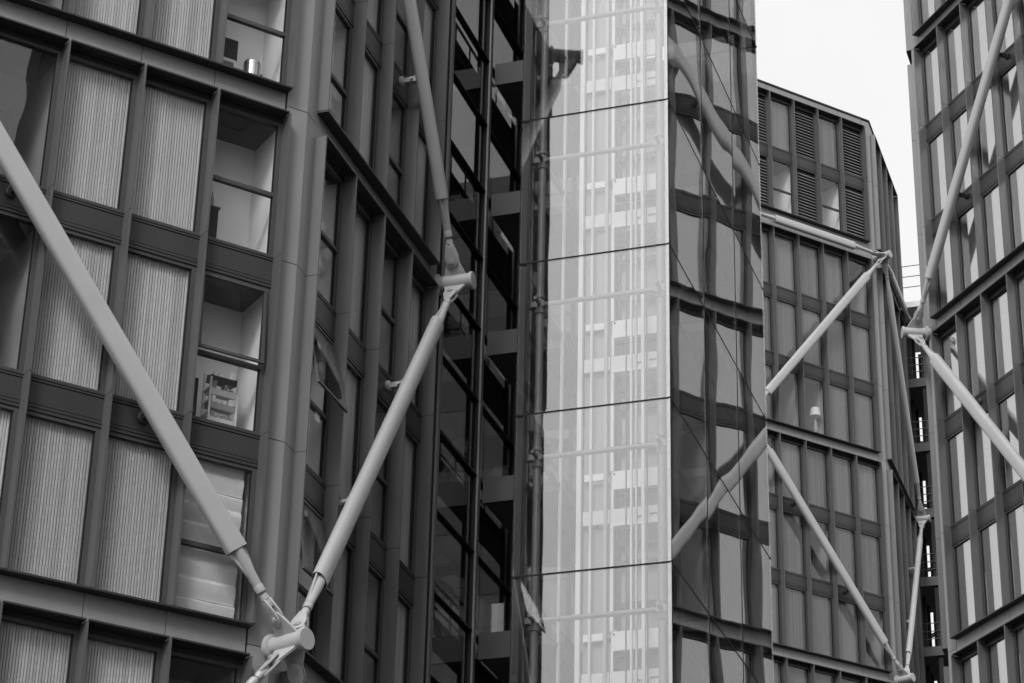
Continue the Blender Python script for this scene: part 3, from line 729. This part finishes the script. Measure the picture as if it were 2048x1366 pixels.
# ------------------------------------------------------------------ things behind the windows
FA1 = face_matrix(KA, AZ1)
def lathe(name, prof, mat, root, M, seg=28):
    V, F = tube_data([Vector((0, 0, z)) for r, z in prof], [r for r, z in prof], seg)
    return put(name, smooth_by_angle(mesh_from(name, V, F, [mat]), 40), root, M)
Mb = FA1 @ T(-.90, .42, ZJ + 6.42)
bn = empty('pedal_bin', Mb.translation, 'brushed steel pedal bin standing behind the corner window at the top left', 'bin')
lathe('body', [(.14, 0), (.15, .01), (.15, .56)], 'bright', bn, Mb)
lathe('lid', [(.152, .562), (.153, .60), (.14, .635), (.09, .65), (.02, .655)], 'bright', bn, Mb)
put('hinge', boxes('hinge', [(.14, .185, -.03, .03, .36, .44)], 'black'), bn, Mb)
Mc = FA1 @ T(-1.62, .38, ZJ + 6.42)
cb = empty('cabinet', Mc.translation, 'dark box on a white stand left of the steel bin', 'cabinet')
put('stand', boxes('stand', [(0, .40, 0, .4, .48, .54), (0, .04, 0, .04, 0, .48), (.36, .40, 0, .04, 0, .48)], 'white'), cb, Mc)
put('box', boxes('box', [(.02, .42, .02, .38, .541, .95)], 'black'), cb, Mc)
Mr = FA1 @ T(-1.20, .36, ZJ + .04)
rk = empty('storage_rack', Mr.translation, 'toy rack with tilted trays behind the open corner window', 'rack')
bl = []
for x in (0, .47):
    put('side_frame', boxes('side_frame', [(x, x + .03, 0, .03, 0, .95), (x, x + .03, .27, .30, 0, 1.12)] + [(x, x + .03, .03, .27, zz, zz + .025) for zz in (.1, .32, .54, .76)], 'lightgrey'), rk, Mr)
for i, (zz, mm) in enumerate(((.16, 'lightgrey'), (.42, 'mid'), (.66, 'lightgrey'), (.88, 'dark'))):
    Mt = Mr @ T(.035, .02, zz) @ Matrix.Rotation(R(14), 4, 'X')
    tr_ = put('tray', boxes('tray', [(0, .43, 0, .26, 0, .012), (0, .43, 0, .012, .0125, .10), (0, .43, .248, .26, .0125, .14), (0, .012, .0125, .2475, .0125, .12), (.418, .43, .0125, .2475, .0125, .12)], mm), rk, Mt)
    rr = random.Random(i)
    V, F = merge([box_data(.03 + .1 * k, .09 + .1 * k, .05, .05 + .12 * rr.random() + .05, .02, .10 + .14 * rr.random()) for k in range(4)])
    put('toys', mesh_from('toys', V, F, ['white' if i % 2 else 'mid']), tr_, Mt, 'stuff')
Mk = FA1 @ T(-1.68, .30, ZJ + 3.26)
kb = empty('cabinet', Mk.translation, 'dark cupboard with bottles on it behind the corner window below the upper band', 'cabinet')
put('box', boxes('box', [(0, .34, 0, .36, 0, .72), (-.01, .37, -.01, .37, .721, .75, 1)], ('black', 'frame')), kb, Mk)
for i, (bx, bh) in enumerate(((.08, .26), (.17, .2), (.26, .31))):
    lathe('bottle', [(.035, .751), (.037, .76), (.037, .751 + bh * .6), (.014, .751 + bh * .78), (.014, .751 + bh)], 'lightgrey' if i % 2 else 'mid', kb, Mk @ T(bx, .12, 0), 14)
Mv = FA1 @ T(-1.69, .30, ZJ + .06)
sp = empty('loudspeaker', Mv.translation, 'black loudspeaker left of the toy rack behind the corner window', 'loudspeaker')
put('cabinet', boxes('cabinet', [(0, .26, 0, .28, 0, .80)], 'black'), sp, Mv)
for zz, rr in ((.24, .10), (.52, .07)):
    V, F = tube_data([Vector((.13, .0, zz)), Vector((.13, -.012, zz)), Vector((.13, -.012, zz)), Vector((.13, .02, zz))], [rr, rr, rr * .85, rr * .3], 20)
    put('driver', smooth_by_angle(mesh_from('driver', V, F, ['frame'])), sp, Mv)
FA2 = face_matrix(KA, AZ2)
for i, (x, y, z, w, h, lab) in enumerate(((1.52, .26, 7.20, .30, .33, 'white carton behind the oblique window above the upper band'), (1.50, .26, 4.55, .30, .36, 'white carton on the sill under the dark upper band'), (1.50, .26, 4.02, .28, .24, 'flat pale carton below another behind the oblique front'))):
    Mx = FA2 @ T(x, y, ZJ + z)
    c_ = empty('carton', Mx.translation, lab, 'box')
    put('body', boxes('body', [(0, w, 0, .3, 0, h)], 'white'), c_, Mx)
    put('tape', boxes('tape', [(-.002, w + .002, .12, .17, -.002, h + .002)], 'mid'), c_, Mx)
Mn = FA2 @ T(1.32, .088, ZJ + 1.02)
pn = put('paper_notice', boxes('paper_notice', [(0, .20, 0, .004, 0, .26)], 'white'), None, Mn); tag(pn, 'small white sheet stuck inside the open oblique window', 'notice')
Ml = face_matrix(KB, AZ1) @ T(-3.30, .42, ZB + .08)
lp = empty('table_lamp', Ml.translation, 'lamp with pale shade in a dark window of the farthest block', 'lamp')
lathe('stem', [(.10, 0), (.10, .03), (.03, .05), (.07, .3), (.10, .5), (.05, .75), (.02, 1.0), (.02, 1.15)], 'mid', lp, Ml)
lathe('lamp_shade', [(.24, 1.0), (.19, 1.36)], 'cloth', lp, Ml)
put('side_table', boxes('side_table', [(-.3, .3, -.15, .25, -.05, -.01)], 'mid'), lp, Ml)
